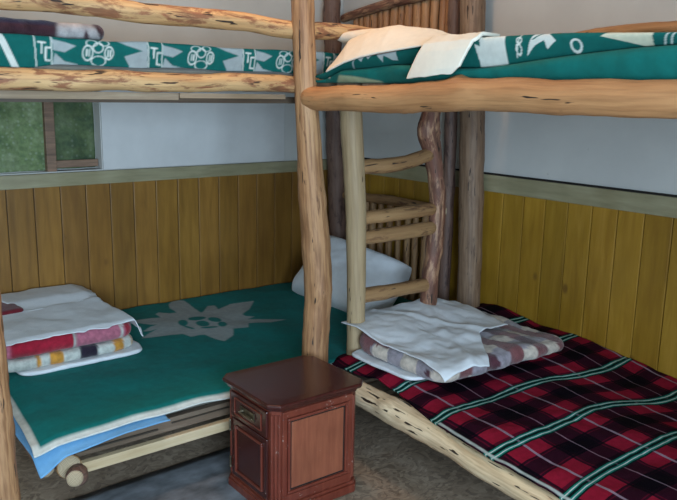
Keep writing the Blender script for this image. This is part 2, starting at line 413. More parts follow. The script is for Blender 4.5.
def vwarp(V, a, tot):
    V = np.asarray(V, float); return np.where(V < .5, a*V/.5, a+(tot-a)*(V-.5)/.5)
def inpoly(px, py, poly):
    ins = np.zeros(px.shape, bool); n = len(poly); j = n-1
    for i in range(n):
        xi, yi = poly[i]; xj, yj = poly[j]
        c = ((yi > py) != (yj > py)) & (px < (xj-xi)*(py-yi)/((yj-yi) or 1e-12)+xi)
        ins ^= c; j = i
    return ins
def paint(px, py, base, shapes, aa=.002):
    """shapes: ('poly', pts, col) / ('ell', c, a, b, col) / ('ring', c, rx, ry, w, col) / ('line', p, q, w, col)"""
    out = np.zeros((len(px), 3)); offs = [(-.5, -.5), (.5, -.5), (-.5, .5), (.5, .5), (0, 0)]
    for ox, oy in offs:
        x = px+ox*aa; y = py+oy*aa
        c = np.tile(np.array(base, float), (len(px), 1)) if np.ndim(base) == 1 else np.array(base, float).copy()
        for s in shapes:
            if s[0] == 'poly': m = inpoly(x, y, s[1])
            elif s[0] == 'ell':
                (cx, cy), (ax, ay), (bx, by) = s[1:4]; det = ax*by-ay*bx
                u = ((x-cx)*by-(y-cy)*bx)/det; v = (ax*(y-cy)-ay*(x-cx))/det; m = u*u+v*v < 1
            elif s[0] == 'ring':
                d = np.sqrt(((x-s[1][0])/s[2])**2+((y-s[1][1])/s[3])**2); m = abs(d-1) < s[4]/s[2]
            elif s[0] == 'line':
                p, q = np.array(s[1]), np.array(s[2]); d = q-p; t = np.clip(((x-p[0])*d[0]+(y-p[1])*d[1])/(d@d), 0, 1)
                m = np.hypot(x-p[0]-t*d[0], y-p[1]-t*d[1]) < s[3]
            c[m] = s[-1]
        out += c
    return out/len(offs)

TEAL = np.array(lin((4, 116, 112))); DTEAL = np.array(lin((12, 88, 82))); GREY = np.array(lin((158, 166, 166))); WHT = np.array(lin((214, 216, 208)))

# ================================================================== THE ROOM
XL, YF, ZC = -4.7, -4.9, 2.6
def struct(name, mb, mat, **kw):
    o = mb.build(name, mat, **kw); o['kind'] = 'structure'; return o
struct('floor', MB().box(XL, .15, YF, .15, -.1, 0), M['osb'])
struct('ceiling', MB().box(XL-.1, .15, YF-.1, .15, ZC, ZC+.1), M['ceil'])
# back wall, with the opening of the two-part window
WX0, WX1, WZ0, WZ1 = -2.95, -1.421, .985, 1.5
w = MB(); w.box(XL, .15, 0, .14, 0, WZ0); w.box(XL, .15, 0, .14, WZ1, ZC); w.box(XL, WX0, 0, .14, WZ0, WZ1); w.box(WX1, .15, 0, .14, WZ0, WZ1)
struct('wall_back', w, M['wall'])
struct('wall_right', MB().box(0, .15, YF, 0, 0, ZC), M['wall'])
struct('wall_left', MB().box(XL-.1, XL, YF, .14, 0, ZC), M['wall'])
# front wall (behind the camera) has the daylight window
FX0, FX1, FZ0, FZ1 = -4.1, -2.1, .65, 1.85
w = MB(); w.box(XL, .15, YF-.12, YF, 0, FZ0); w.box(XL, .15, YF-.12, YF, FZ1, ZC); w.box(XL, FX0, YF-.12, YF, FZ0, FZ1); w.box(FX1, .15, YF-.12, YF, FZ0, FZ1)
struct('wall_front', w, M['wall'])
w = MB()
for a, b, c, d in ((FX0, FX1, FZ0, FZ0+.05), (FX0, FX1, FZ1-.05, FZ1), (FX0, FX0+.05, FZ0, FZ1), (FX1-.05, FX1, FZ0, FZ1), ((FX0+FX1)/2-.03, (FX0+FX1)/2+.03, FZ0, FZ1)):
    w.box(a, b, YF-.09, YF-.03, c, d)
struct('window_2', w, M['paint'])

# window in the back wall: brown frame, middle post, green cloth seen behind
w = MB()
w.box(WX0, WX1, .03, .09, WZ1-.03, WZ1); w.box(WX0, WX0+.03, .03, .09, WZ0, WZ1); pass
w.box(-1.67, -1.628, -.004, .085, WZ0, WZ1)
w.box(-1.628, -1.424, .030, .05, WZ0+.012, WZ0+.045)
struct('window_1', w, M['frame'], bevel=.003)
def curt(U, V):
    x = WX0+.005+U*(WX1-WX0-.007); z = WZ0+.004+V*(WZ1-WZ0-.008)
    y = .028+.006*np.sin(x*38)+.006*wob(x, z, .25, 4)+.036*sstep(-1.65, -1.63, x)
    return x, y, z
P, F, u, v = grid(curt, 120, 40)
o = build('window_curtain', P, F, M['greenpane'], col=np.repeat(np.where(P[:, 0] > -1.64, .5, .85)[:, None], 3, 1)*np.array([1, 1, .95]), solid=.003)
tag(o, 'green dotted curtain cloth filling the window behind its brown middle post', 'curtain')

# ochre wainscot boards, one mesh for each wall
BW = .1157; WT = .93
def wains(axis, s0, s1, seam, seed):
    mb = MB(); r = random.Random(seed)
    k = math.floor((s0-seam)/BW); s = seam+k*BW
    while s < s1:
        a, b = max(s, s0), min(s+BW, s1)
        if b-a > .01:
            t = r.uniform(.82, 1.08); c = (t, t*r.uniform(.95, 1.0), t*r.uniform(.8, 1.0)); g = .0017; d = r.uniform(.013, .016)
            if axis == 0: mb.box(a+g, b-g, -d, -.001, .06, WT, c)
            else: mb.box(-d, -.001, a+g, b-g, .06, WT, c)
        s += BW
    if axis == 0: mb.box(s0, s1, -.006, -.0005, .06, WT, (.22, .2, .2))
    else: mb.box(-.006, -.0005, s0, s1, .06, WT, (.22, .2, .2))
    return mb
o = struct('trim_1', wains(0, XL, -.016, -1.74, 3), M['ochre'], bevel=.0025)
o = struct('trim_2', wains(1, YF, -.001, -1.208, 8), M['ochre2'], bevel=.0025)
struct('trim_3', MB().box(XL, -.001, -.024, -.001, WT-.01, .98), M['ledge'], bevel=.002)
struct('trim_4', MB().box(-.024, -.001, YF, -.026, WT-.015, .992), M['ledge'], bevel=.002)
struct('trim_shadow_line', MB().box(-.010, -.001, YF, -.026, .992, 1.000), M['black'])  # dark strip painted in for the shadow line above the right ledge
struct('baseboard_back', MB().box(XL, -.02, -.02, -.001, 0, .06), M['ledge'])
struct('baseboard_right', MB().box(-.02, -.001, YF, -.02, 0, .06), M['ledge'])

# pale board fixed above the ledge on the back wall
o = MB().box(-1.418, -.40, -.012, -.001, .984, 1.42).build('wall_board', M['paint'], bevel=.002)
tag(o, 'large grey-white painted board mounted above the wainscot ledge under the left top bunk', 'board')

# grey mat on the floor
def matf(U, V):
    x = -3.4+U*2.08; y = -1.06-V*2.0+.012*wob(x, U*0, .7, 2)*(1-V)
    return x, y, .0035+0*x
P, F, u, v = grid(matf, 90, 50)
o = build('floor_mat', P, F, M['mat'], solid=.003); tag(o, 'worn blue-grey mat on the floor in front of the left bed', 'mat')

# ================================================================== LEFT BUNK BED
LB = thing('bunk_bed', 'rustic log bunk bed along the back wall carrying the flower blanket below', 'bunk bed', (-1.15, -.6, 0))
log('post', [(-2.258, -1.255, 0), (-2.264, -1.255, .4), (-2.275, -1.25, .9), (-2.30, -1.25, 2.0)], .042, M['tan'], LB, 21, .08)
log('post', [(-2.26, -.08, 0), (-2.26, -.08, 2.0)], .04, M['dark'], LB, 22)
log('post', [(-.075, -.11, 0), (-.085, -.10, .5), (-.125, -.10, 1.2), (-.17, -.10, 1.95)], [.048, .05, .05, .045], M['dark'], LB, 23, .1)
log('post', [(-.07, -.915, 0), (-.07, -.92, .8), (-.075, -.915, 1.33), (-.08, -.91, 1.9)], .03, M['dark'], LB, 24, .08)
log('top_bunk_rail', [(-2.4, -1.165, 1.375), (-1.6, -1.17, 1.378), (-1.0, -1.17, 1.38), (-.16, -1.165, 1.385)], [.032, .03, .029, .028], M['pale'], LB, 31, .05, bend=.15)
log('guard_rail', [(-2.4, -1.17, 1.590), (-1.9, -1.17, 1.588), (-1.2, -1.17, 1.570), (-.8, -1.17, 1.568), (-.16, -1.165, 1.565)], [.034, .031, .03, .027], M['pale'], LB, 45, .06, bend=.2)
log('wall_rail', [(-2.3, -.07, 1.375), (-.14, -.07, 1.38)], .03, M['brown'], LB, 33)
# slats and edge board under the top mattress
mb = MB()
r = random.Random(5)
for k in range(16):
    x = -2.28+k*.135
    t = r.uniform(.7, 1.1); mb.box(x, x+.1, -1.12, -.06, 1.362, 1.376, (t, t, t))
mb.build('bed_slats', M['rough'], LB)
MB().box(-2.3, -1.62, -1.155, -1.125, 1.322, 1.344, (1.25, 1.25, 1.2)).box(-1.615, -1.2, -1.155, -1.125, 1.328, 1.344, (1.45, 1.4, 1.3)).box(-2.3, -.2, -1.12, -1.09, 1.312, 1.335, (.35, .32, .3)).build('edge_board', M['rough'], LB)
# headboards of split sticks against the right wall
r = random.Random(9)
for z0, z1, zr0, zr1, r0 in ((.16, .79, .785, .80, .017), (1.40, 1.80, 1.745, 1.83, .021)):
    log('headboard_rail', [(-.075, -.10, zr0), (-.085, -.5, (zr0+zr1)/2+.01), (-.08, -.93, zr1)], [.022, .026, .024], M['bark'] if z0 > 1 else M['rung'], LB, int(z1*100), .1)
    y = -.18
    while y > -.88:
        rr = r0*r.uniform(.85, 1.25)
        zt = zr0+(zr1-zr0)*(-y-.1)/.83
        log('headboard_stick', [(-.05-r.uniform(0, .012), y, z0), (-.055, y+r.uniform(-.01, .01), zt+.01)], rr, M['stick'] if z0 > 1 else M['rung'], LB, int(-y*1000)+int(z0*10), .1, seg=12, res=.06)
        y -= rr*2+r.uniform(.018, .04)*(1 if z0 < 1 else .35)
if True:  # lower frame
    log('lower_rail', [(-2.2, -.09, .2), (-.1, -.09, .2)], .035, M['brown'], LB, 36)
    MB().box(-2.04, -1.20, -1.20, -1.172, .215, .262, (.72, .7, .72)).box(-2.02, -1.75, -1.207, -1.2, .232, .238, (.2, .2, .2)).box(-1.70, -1.3, -1.207, -1.2, .242, .247, (.2, .2, .2)).build('side_board', M['rough'], LB, bevel=.002)
    mb = MB().box(-2.02, -1.16, -1.232, -1.208, .172, .207, (1, 1, 1)); o = mb.build('batten', M['batten'], LB, bevel=.002); o['label'] = 'pale new wooden batten along the bed side'
    log('cross_pole', [(-2.122, -1.20, .205), (-2.02, -.05, .19)], .024, M['brown'], LB, 37)
    log('cross_pole', [(-2.062, -1.275, .190), (-2.03, -1.12, .175), (-2.02, -.05, .170)], [.027, .033, .03], M['dark'], LB, 38)
    log('cross_pole', [(-2.057, -1.215, .200), (-2.054, -1.190, .196)], [.038, .038], M['pale'], LB, 40)
    log('cross_pole', [(-.25, -1.14, .19), (-.25, -.05, .19)], .03, M['brown'], LB, 39)

# ---- mattresses of the left bunk
def pad(name, x0, x1, y0, y1, z0, z1, mat, rad=.04, amp=.006, seed=1, label=None, cat='mattress', n=(60, 40)):
    """soft rounded slab: top + sides wrapped as a closed superellipsoid-like grid"""
    nu, nv = n
    V = []; F = []
    cx, cy, cz = (x0+x1)/2, (y0+y1)/2, (z0+z1)/2; hx, hy, hz = (x1-x0)/2, (y1-y0)/2, (z1-z0)/2
    top = []; 
    xs = np.linspace(-1, 1, nu); ys = np.linspace(-1, 1, nv)
    X, Y = np.meshgrid(xs, ys, indexing='ij')
    ex = np.minimum(1, (1-abs(X))*hx/rad); ey = np.minimum(1, (1-abs(Y))*hy/rad)
    prof = np.sqrt(np.clip(1-(1-ex)**2, 0, 1))*np.sqrt(np.clip(1-(1-ey)**2, 0, 1))
    px = cx+X*hx; py = cy+Y*hy
    w1 = amp*wob(px, py, .3, seed)
    zt = cz+hz*prof+w1*prof; zb = cz-hz*prof
    A = np.stack([px, py, zt], -1).reshape(-1, 3); B = np.stack([px, py, zb], -1).reshape(-1, 3)
    V = np.vstack([A, B]); nn = nu*nv
    for i in range(nu-1):
        for j in range(nv-1):
            a, b, c, d = i*nv+j, (i+1)*nv+j, (i+1)*nv+j+1, i*nv+j+1
            F.append((a, b, c, d)); F.append((nn+d, nn+c, nn+b, nn+a))
    for i in range(nu-1):
        for j, fl in ((0, 1), (nv-1, 0)):
            a, b = i*nv+j, (i+1)*nv+j; f = (a, nn+a, nn+b, b); F.append(f if fl else f[::-1])
    for j in range(nv-1):
        for i, fl in ((0, 0), (nu-1, 1)):
            a, b = i*nv+j, i*nv+j+1; f = (a, nn+a, nn+b, b); F.append(f if fl else f[::-1])
    o = build(name, V, F, mat)
    if label: tag(o, label, cat)
    return o
pad('mattress', -2.13, -.13, -1.165, -.05, .215, .288, M['foam'], .03, .003, 1, 'thin grey mattress under the green flower blanket on the lower left bunk')
pad('mattress', -2.24, -.14, -1.135, -.12, 1.377, 1.45, M['foam'], .025, .002, 2, 'thin grey-brown mattress on the left top bunk')

# ---- lower flower blanket
def topL(x, y):
    return .302+.006*wob(x, y, .7, 7)+.0015*wob(x, y, .25, 8)
W0, W1 = -.035, -1.212
def blL(U, V):
    # U along the bed from foot (left) to head, V from the wall to the front hem
    s = V
    left = -2.075-.085*np.power(V, 1.5)
    x = left+U*(-.09-left); y = W0+(W1-W0)*V
    z = topL(x, y)
    fr = sstep(.955, 1, V); z = z-.018*fr*fr
    lf = sstep(.04, 0, U); z = z-.016*lf
    z = z+.004*np.sin(x*7+1)*sstep(.8, 1, V)
    return x, y-.006*fr, z
P, F, u, v = grid(blL, 380, 230)
PET = [(-1.144, -0.078), (-1.095, -0.021), (-1.048, -0.055), (-1.059, -0.158), (-1.076, -0.278), (-1.058, -0.272), (-0.987, -0.189), (-0.954, -0.201), (-0.976, -0.274), (-0.881, -0.225), (-0.76, -0.258), (-0.853, -0.362), (-0.929, -0.419), (-0.931, -0.453), (-0.901, -0.485), (-0.947, -0.495), (-0.869, -0.568), (-0.808, -0.615), (-0.9, -0.614), (-0.989, -0.568), (-1.024, -0.624), (-1.086, -0.596), (-1.133, -0.671), (-1.204, -0.717), (-1.219, -0.669), (-1.226, -0.589), (-1.247, -0.58), (-1.293, -0.585), (-1.304, -0.532), (-1.44, -0.494), (-1.475, -0.481), (-1.414, -0.438), (-1.363, -0.412), (-1.404, -0.418), (-1.433, -0.409), (-1.383, -0.373), (-1.343, -0.363), (-1.369, -0.344), (-1.435, -0.235), (-1.322, -0.245), (-1.276, -0.26), (-1.27, -0.194), (-1.244, -0.177), (-1.21, -0.219), (-1.176, -0.225), (-1.168, -0.138)]
ELS = [((-1.231, -0.394), (0.018, -0.013), (-0.021, -0.041)), ((-1.143, -0.365), (0.039, -0.014), (-0.016, -0.03)), ((-1.086, -0.43), (0.02, -0.027), (-0.02, -0.033)), ((-1.162, -0.453), (0.02, -0.027), (-0.022, -0.037)), ((-1.092, -0.51), (0.017, -0.012), (-0.02, -0.034)), ((-1.24, -0.466), (0.011, -0.035), (-0.006, -0.01)), ((-1.165, -0.52), (0.034, -0.017), (-0.006, -0.01))]
PET = [(-1.144, -0.078), (-1.095, -0.021), (-1.048, -0.055), (-1.059, -0.158), (-1.076, -0.278), (-1.058, -0.272), (-0.987, -0.189), (-0.954, -0.201), (-0.976, -0.274), (-0.881, -0.225), (-0.76, -0.258), (-0.853, -0.362), (-0.929, -0.419), (-0.931, -0.453), (-0.901, -0.485), (-0.947, -0.495), (-0.869, -0.568), (-0.808, -0.615), (-0.9, -0.614), (-0.989, -0.568), (-1.024, -0.624), (-1.086, -0.596), (-1.133, -0.671), (-1.204, -0.717), (-1.219, -0.669), (-1.226, -0.589), (-1.247, -0.58), (-1.293, -0.585), (-1.304, -0.532), (-1.44, -0.494), (-1.475, -0.481), (-1.414, -0.438), (-1.363, -0.412), (-1.404, -0.418), (-1.433, -0.409), (-1.383, -0.373), (-1.343, -0.363), (-1.369, -0.344), (-1.435, -0.235), (-1.322, -0.245), (-1.276, -0.26), (-1.27, -0.194), (-1.244, -0.177), (-1.21, -0.219), (-1.176, -0.225), (-1.168, -0.138)]
colr = paint(P[:, 0], P[:, 1], TEAL, [('poly', PET, GREY)]+[('ell', *e, TEAL) for e in ELS], .004)
hem = np.maximum(sstep(.980, .985, v), sstep(.0125, .0095, u))[:, None]
colr = colr*(1-hem)+WHT*hem
o = build('blanket', P, F, M['green'], col=colr, solid=.005)
tag(o, 'flat teal green wool blanket with a big grey alpine flower on the lower left bed', 'blanket')

# light blue sheet under the blanket, hanging at the foot corner
def blS(U, V):
    x = -2.125+U*.40; y = -.35-V*.875
    z = .287+.002*wob(x, y, .2, 5)
    # hang over the front edge, more at the corner
    t = sstep(.93, 1, V); drop = (1-sstep(0, .7, U))
    y = y-.02*t; z = z-t*(.012+.028*drop)
    lf = sstep(.14, 0, U); x = x-.028*lf*sstep(.2,.8,V); z = z-lf*.042*sstep(.2, 1, V)
    return x, y, z
P, F, u, v = grid(blS, 60, 120)
o = build('bed_sheet', P, F, M['blue'], solid=.003); tag(o, 'light blue sheet hanging out under the green blanket at the bed corner', 'sheet')

# ---- pile on the foot of the lower left bed
def foldpad(name, x0, x1, y0, y1, z0, z1, mat, rad=.02, amp=.006, seed=1, colf=None, n=(150, 90), skew=(0, 0), sag=0, ztop=None):
    """folded cloth slab with a rounded rim; pattern painted from wrap coordinates"""
    nu, nv = n
    hz = (z1-z0)/2; cz = (z0+z1)/2
    U, Vv = np.meshgrid(np.linspace(0, 1, nu), np.linspace(0, 2*PI, 64, endpoint=False), indexing='ij')
    # ring sections: concentric superellipse rings from centre(top) to rim to centre(bottom)
    rings = []
    tt = np.concatenate([np.linspace(0, 1, 22), ])
    hx, hy = (x1-x0)/2, (y1-y0)/2; cx, cy = (x0+x1)/2, (y0+y1)/2
    prof = []
    m = 26
    for i in range(m): prof.append((1-rad/min(hx, hy)*1.0)*i/(m-1))
    inset = [('t', p) for p in prof]
    K = 240
    ang = np.linspace(0, 2*PI, K, endpoint=False)
    def sq(a, n_=9):
        c, s = np.cos(a), np.sin(a); r = (abs(c)**n_+abs(s)**n_)**(-1/n_); return c*r, s*r
    sx, sy = sq(ang)
    V = []; meta = []
    def ring(fx, z):
        # fx: distance inward from the rim
        X = cx+sx*(hx-fx) if fx < rad*1.01 else cx+sx*(hx-fx)
        Y = cy+sy*(hy-fx)
        V.append(np.stack([X, Y, np.full(K, z)], 1))
    R = []
    mn = min(hx, hy)
    for i in range(30): R.append((mn*(1-i/29)*.999+rad*(i/29), cz+hz, 1))
    for i in range(1, 12): a = PI*i/12; R.append((rad*(1-math.sin(a)), cz+hz*math.cos(a), 0))
    for i in range(10): R.append((rad+(mn-rad)*.999*i/9, cz-hz, -1))
    for q in R: ring(q[0], q[1])
    A = np.array(V)   # rings,K,3
    shp = A.shape
    x, y, z = A[..., 0], A[..., 1], A[..., 2]
    topness = np.array([1 if q[2] == 1 else max(0, (q[1]-z0)/(z1-z0)) for q in R])[:, None]
    z = z+topness*(amp*wob(x, y, .22, seed)+sag*(abs((x-cx)/hx)**2+abs((y-cy)/hy)**2)*-1)
    if ztop is not None: z = z+topness*ztop(x, y)
    bul = amp*.9*wob(x*1.0, y*1.0, .15, seed+3)
    x = x+bul*np.sign(x-cx)*(abs(x-cx) > hx*.8)+skew[0]*(y-cy); y = y+bul*np.sign(y-cy)*(abs(y-cy) > hy*.8)+skew[1]*(x-cx)
    P = np.stack([x, y, z], -1).reshape(-1, 3)
    F = []
    for i in range(shp[0]-1):
        for k in range(K): F.append((i*K+k, (i+1)*K+k, (i+1)*K+(k+1) % K, i*K+(k+1) % K))
    F.append(tuple(range(K))); F.append(tuple(reversed(range((shp[0]-1)*K, shp[0]*K))))
    col = colf(P[:, 0], P[:, 1], P[:, 2]) if colf else None
    return build(name, P, F, mat, col=col)

OR = np.array(lin((214, 150, 60))); NV = np.array(lin((44, 34, 52))); RD = np.array(lin((176, 30, 56))); PK = np.array(lin((206, 120, 142)))
# bottom white sheet
o = foldpad('folded_sheet', -2.03, -1.53, -.668, -.10, .308, .326, M['sheet'], .009, .003, 3); tag(o, 'thin folded white sheet at the very bottom of the pile on the left bed', 'sheet')
def stripes(x, y, z):
    c = np.tile(WHT, (len(x), 1)); d = np.tile(WHT, (len(x), 1))
    def put(a, b, q):
        m = (sstep(a, a+.006, x)*(1-sstep(b-.006, b, x)))[:, None]; c[:] = c*(1-m)+q*m
    for a, b, q in ((-1.965, -1.945, OR), (-1.915, -1.86, OR), (-1.80, -1.725, NV), (-1.665, -1.615, OR), (-1.585, -1.57, OR)): put(a, b, q)
    return c
def stripe_c(x, y, z):
    return stripes(x+.0, y, z)
o = foldpad('folded_blanket', -2.10, -1.56, -.648, -.10, .326, .372, M['fuzzy'], .02, .004, 5, stripe_c); tag(o, 'folded white blanket with orange and dark stripes in the pile on the left bed', 'blanket')
def redc(x, y, z):
    t = sstep(-1.815, -1.805, x)[:, None]; c = RD*(1-t)+PK*t
    n = (.5+.5*wob(x, z*2+y, .02, 7))[:, None]; c = c*(1-t*.25*n)
    e = sstep(-1.615, -1.61, x)[:, None]; c = c*(1-e)+RD*e
    l = (sstep(-1.635, -1.63, x)*(1-sstep(-1.622, -1.617, x)))[:, None]; c = c*(1-l)+WHT*l
    l = (sstep(-1.822, -1.817, x)*(1-sstep(-1.812, -1.807, x)))[:, None]; c = c*(1-l)+WHT*.8*l
    e = (1-sstep(-2.06, -2.04, x))[:, None]; c = c*(1-e)+PK*e
    return c
zt1 = lambda x, y: .022*sstep(-.45, -.15, y)
o = foldpad('pillow', -2.10, -1.56, -.643, -.09, .372, .442, M['fuzzy'], .03, .004, 9, redc, ztop=zt1); tag(o, 'red and pink pillow between striped blanket and white top sheet', 'pillow')

def drape(name, poly, hfun, mat, eps=.004, th=.003, amp=.004, seed=1, n=(80, 80), wr=.12, edge=0., label=None, cat='sheet', curl=.0, sub=0):
    """cloth from a 4-corner patch (each edge may have bulge) laid on a height function"""
    a, b, c, d = [np.array(p, float) for p in poly]
    def f(U, V):
        xy = (a[:, None, None]*(1-U)*(1-V)+b[:, None, None]*U*(1-V)+c[:, None, None]*U*V+d[:, None, None]*(1-U)*V)
        x, y = xy; 
        eu = (1-sstep(0, .12, U)*(1-sstep(.88, 1, U))*sstep(0, .12, V)*(1-sstep(.88, 1, V)))
        x = x+edge*eu*wob(x, y, .2, seed+4); y = y+edge*eu*wob(x, y, .2, seed+5)
        z = hfun(x, y)+eps+amp*(wob(x, y, wr, seed)+abs(wob(x, y, wr*1.7, seed+2)))+amp*.5
        return x, y, z
    P, F, u, v = grid(f, *n)
    o = build(name, P, F, mat, solid=th)
    if label: tag(o, label, cat)
    return o
def hPile(x, y):
    base = .446+.018*sstep(-.45, -.15, y)
    fr = sstep(-.625, -.668, y); rt = sstep(-1.575, -1.545, x)
    return base-.010*fr-.050*rt-.02*fr*rt
drape('top_sheet', [(-2.13, -.655), (-1.535, -.650), (-1.585, -.29), (-2.13, -.33)], hPile, M['sheet'], .004, .003, .003, 31, (110, 90), .3, .014, 'wide white sheet draped over the red pillow on the left bed')
hP2 = lambda x, y: .474-.02*sstep(-.2,-.3,y)+.0*x-.02*sstep(-1.62, -1.55, x)
drape('folded_sheet', [(-1.93, -.32), (-1.565, -.29), (-1.56, -.05), (-1.96, -.05)], hP2, M['sheet'], .002, .01, .002, 41, (60, 40), .25, .006, 'small folded white sheet at the wall behind the wide white sheet')
o = foldpad('folded_cloth', -2.15, -1.90, -.32, -.07, .452, .474, M['maroon'], .014, .004, 15); tag(o, 'dark red cloth tucked beside the small folded sheet at the wall', 'cloth')

# ---- pale blue pillow at the head, leaning on the sticks
def pillow(name, cen, ax, ay, az, mat, label, seed=1, pw=.42, parent=None):
    ax, ay, az = map(lambda q: np.array(q, float), (ax, ay, az)); cen = np.array(cen, float)
    n = 44; V = []; F = []
    for side in (1, -1):
        for i in range(n):
            for j in range(n):
                u = -1+2*i/(n-1); v = -1+2*j/(n-1)
                t = max(0, (1-u**4)*(1-v**4))**pw
                k = 1-.05*(1-abs(u)**2)*abs(v)**6-.0; k2 = 1-.06*(1-abs(v)**2)*abs(u)**6
                w_ = float(wob(u*.3, v*.3, .25, seed+side))*.06*t
                V.append(cen+ax*u*k2+ay*v*k+az*(side*t+w_))
    nn = n*n
    for i in range(n-1):
        for j in range(n-1):
            a, b, c, d = i*n+j, (i+1)*n+j, (i+1)*n+j+1, i*n+j+1
            F.append((a, b, c, d)); F.append((nn+d, nn+c, nn+b, nn+a))
    o = build(name, V, F, mat, sub=1)
    me = o.data
    import bmesh
    bm = bmesh.new(); bm.from_mesh(me); bmesh.ops.remove_doubles(bm, verts=bm.verts, dist=.0004); bmesh.ops.recalc_face_normals(bm, faces=bm.faces); bm.to_mesh(me); bm.free()
    tag(o, label, 'pillow'); return o
pillow('pillow', (-.38, -.56, .425), (.02, -.30, -.03), (.13, .0, .13), (-.07, .0, .085), M['sheet'], 'plump pale blue pillow leaning on the headboard sticks behind the ladder', 3)

# ---- left top bunk: patterned blanket
GR = np.array(lin((8, 94, 88)))
shapes = []
def motifs(x0, zc, h):
    s = []
    W = WHT
    # petals and letters block
    g = GREY*1.0
    pl = lambda q: s.append(('poly', [(x0+a, zc+c) for a, c in q], g))
    if not -2.1 < x0 < -1.95: pl([(-.132, .045), (-.132, .038), (-.095, .025), (-.041, .011), (-.10, -.0075), (-.082, -.035), (-.085, -.045), (-.020, -.045), (-.028, .045)])
    pl([(.025, .045), (.028, .031), (.063, .025), (.095, .016), (.063, -.003), (.028, .002)])
    pl([(.035, -.006), (.063, -.028), (.104, -.036), (.10, -.046), (.028, -.046)])
    s.append(('line', (x0-.026, zc+.05), (x0-.016, zc-.05), .0016, W)); s.append(('line', (x0+.022, zc+.05), (x0+.028, zc-.05), .0016, W))
    for p, q in (((-.014, .022), (.006, .021)), ((-.004, .022), (-.003, -.008)), ((.020, .008), (.009, .008)), ((.008, .008), (.009, -.026)), ((.009, -.027), (.021, -.028))):
        s.append(('line', (x0+p[0], zc+p[1]), (x0+q[0], zc+q[1]), .0024, W))
    e = x0+.162
    for dx, dz, rx, rz in ((-.031, -.002, .015, .021), (.034, 0, .013, .018), (0, .014, .015, .014), (.003, -.024, .022, .014), (-.020, .026, .017, .009), (.018, .028, .015, .008)):
        s.append(('ring', (e+dx, zc+dz), rx, rz, .0017, W))
    for dx in (-.031, .034):
        s.append(('line', (e+dx-.003, zc-.010), (e+dx-.003, zc+.008), .002, W)); s.append(('line', (e+dx+.005, zc-.010), (e+dx+.005, zc+.008), .002, W))
    return s
for x0 in (-2.36, -2.03, -1.685, -1.34, -.995, -.65, -.3): shapes += motifs(x0-.012, 1.458, .08)
def blT(U, V):
    # V: 0 hem low at the front, up the front side, over the top to the wall
    x = -2.24+U*2.06
    lo = 1.420+.004*wob(x, x*0, .4, 6)-.012*sstep(-1.98, -2.1, x); hi = 1.496+.005*wob(x, x*0+3, .5, 8)
    s = vwarp(V, .10, 1.25)
    side = np.clip(s/.09, 0, 1)
    a = side*PI*.5
    yb = -1.142-.016*np.sin(side*PI*.85)
    z = lo+(hi-lo)*(np.sin(a)**.8)
    y = yb+np.clip(s-.085, 0, 9)*.92
    z = z+.004*wob(x, y, .18, 12)*sstep(.09, .2, s)
    return x, y, z
P, F, u, v = grid(blT, 620, 170)
zz = P[:, 2].copy(); far = vwarp(v, .10, 1.25) > .095; zz[far] = 1.6+0*v[far]
colr = paint(P[:, 0], zz, GR, shapes, .003)
hs = (sstep(-2.135, -2.13, P[:, 0]+(P[:, 2]-1.42)*.5)*(1-sstep(-2.115, -2.11, P[:, 0]+(P[:, 2]-1.42)*.5)))[:, None]; colr = colr*(1-hs)+WHT*hs
o = build('blanket', P, F, M['pattern'], col=colr, solid=.006); tag(o, 'green blanket with white ring emblems and petals on the left top bunk', 'blanket')
def mroll(x, y, z):
    w_ = np.array(lin((196, 188, 186))); mr = np.array(lin((66, 36, 44))); nv = np.array(lin((30, 34, 62)))
    c = np.tile(mr, (len(x), 1))
    t = (sstep(-1.995, -1.975, x)*(1-sstep(-1.91, -1.90, x)))[:, None]; c = c*(1-t)+w_*t
    t = (sstep(-1.895, -1.885, x+(z-1.505)*.6)*(1-sstep(-1.86, -1.85, x+(z-1.505)*.6)))[:, None]; c = c*(1-t)+w_*.8*t
    t = sstep(1.527, 1.536, z)[:, None]*(1-sstep(-2.0, -1.97, x))[:, None]; c = c*(1-t)+nv*t
    return c
o = foldpad('folded_blanket', -2.23, -1.82, -1.12, -.6, 1.497, 1.542, M['fuzzy'], .02, .005, 19, mroll); tag(o, 'dark maroon and white folded blanket lying on the left top bunk', 'blanket')

# ================================================================== RIGHT BUNK BED
RB = thing('bunk_bed', 'rustic log bunk bed along the right wall carrying the red tartan blanket below', 'bunk bed', (-.6, -2.2, 0))
log('post', [(-1.100, -1.215, 0), (-1.097, -1.215, .40), (-1.088, -1.215, .62), (-1.102, -1.215, .82), (-1.122, -1.215, .97), (-1.152, -1.215, 1.34), (-1.172, -1.215, 1.65), (-1.18, -1.215, 2.0)], [.050, .050, .053, .054, .050, .041, .040, .040], M['tan'], RB, 51, .05, knots=((.31, 4.4, .03, .008), (.48, 5.2, .03, .006)))
log('post', [(-.10, -1.11, 0), (-.10, -1.105, .5), (-.10, -1.08, 1.1), (-.10, -1.04, 1.69), (-.10, -1.04, 2.0)], [.055, .055, .058, .057, .055], M['brown'], RB, 52, .05, knots=((.25, 4, .03, .008),))
log('post', [(-1.17, -3.25, 0), (-1.17, -3.25, 2.0)], .05, M['tan'], RB, 53)
log('post', [(-.10, -3.25, 0), (-.10, -3.25, 2.0)], .05, M['brown'], RB, 54)
log('top_bunk_rail', [(-1.155, -1.235, 1.335), (-1.16, -1.6, 1.337), (-1.16, -2.0, 1.352), (-1.16, -2.5, 1.354), (-1.16, -3.34, 1.35)], [.040, .042, .045, .044, .042, .046], M['orange'], RB, 55, .04, knots=((.335, 1.2, .03, .016), (.36, 2.6, .02, .006), (.04, 2.8, .02, -.004)), bend=.15)
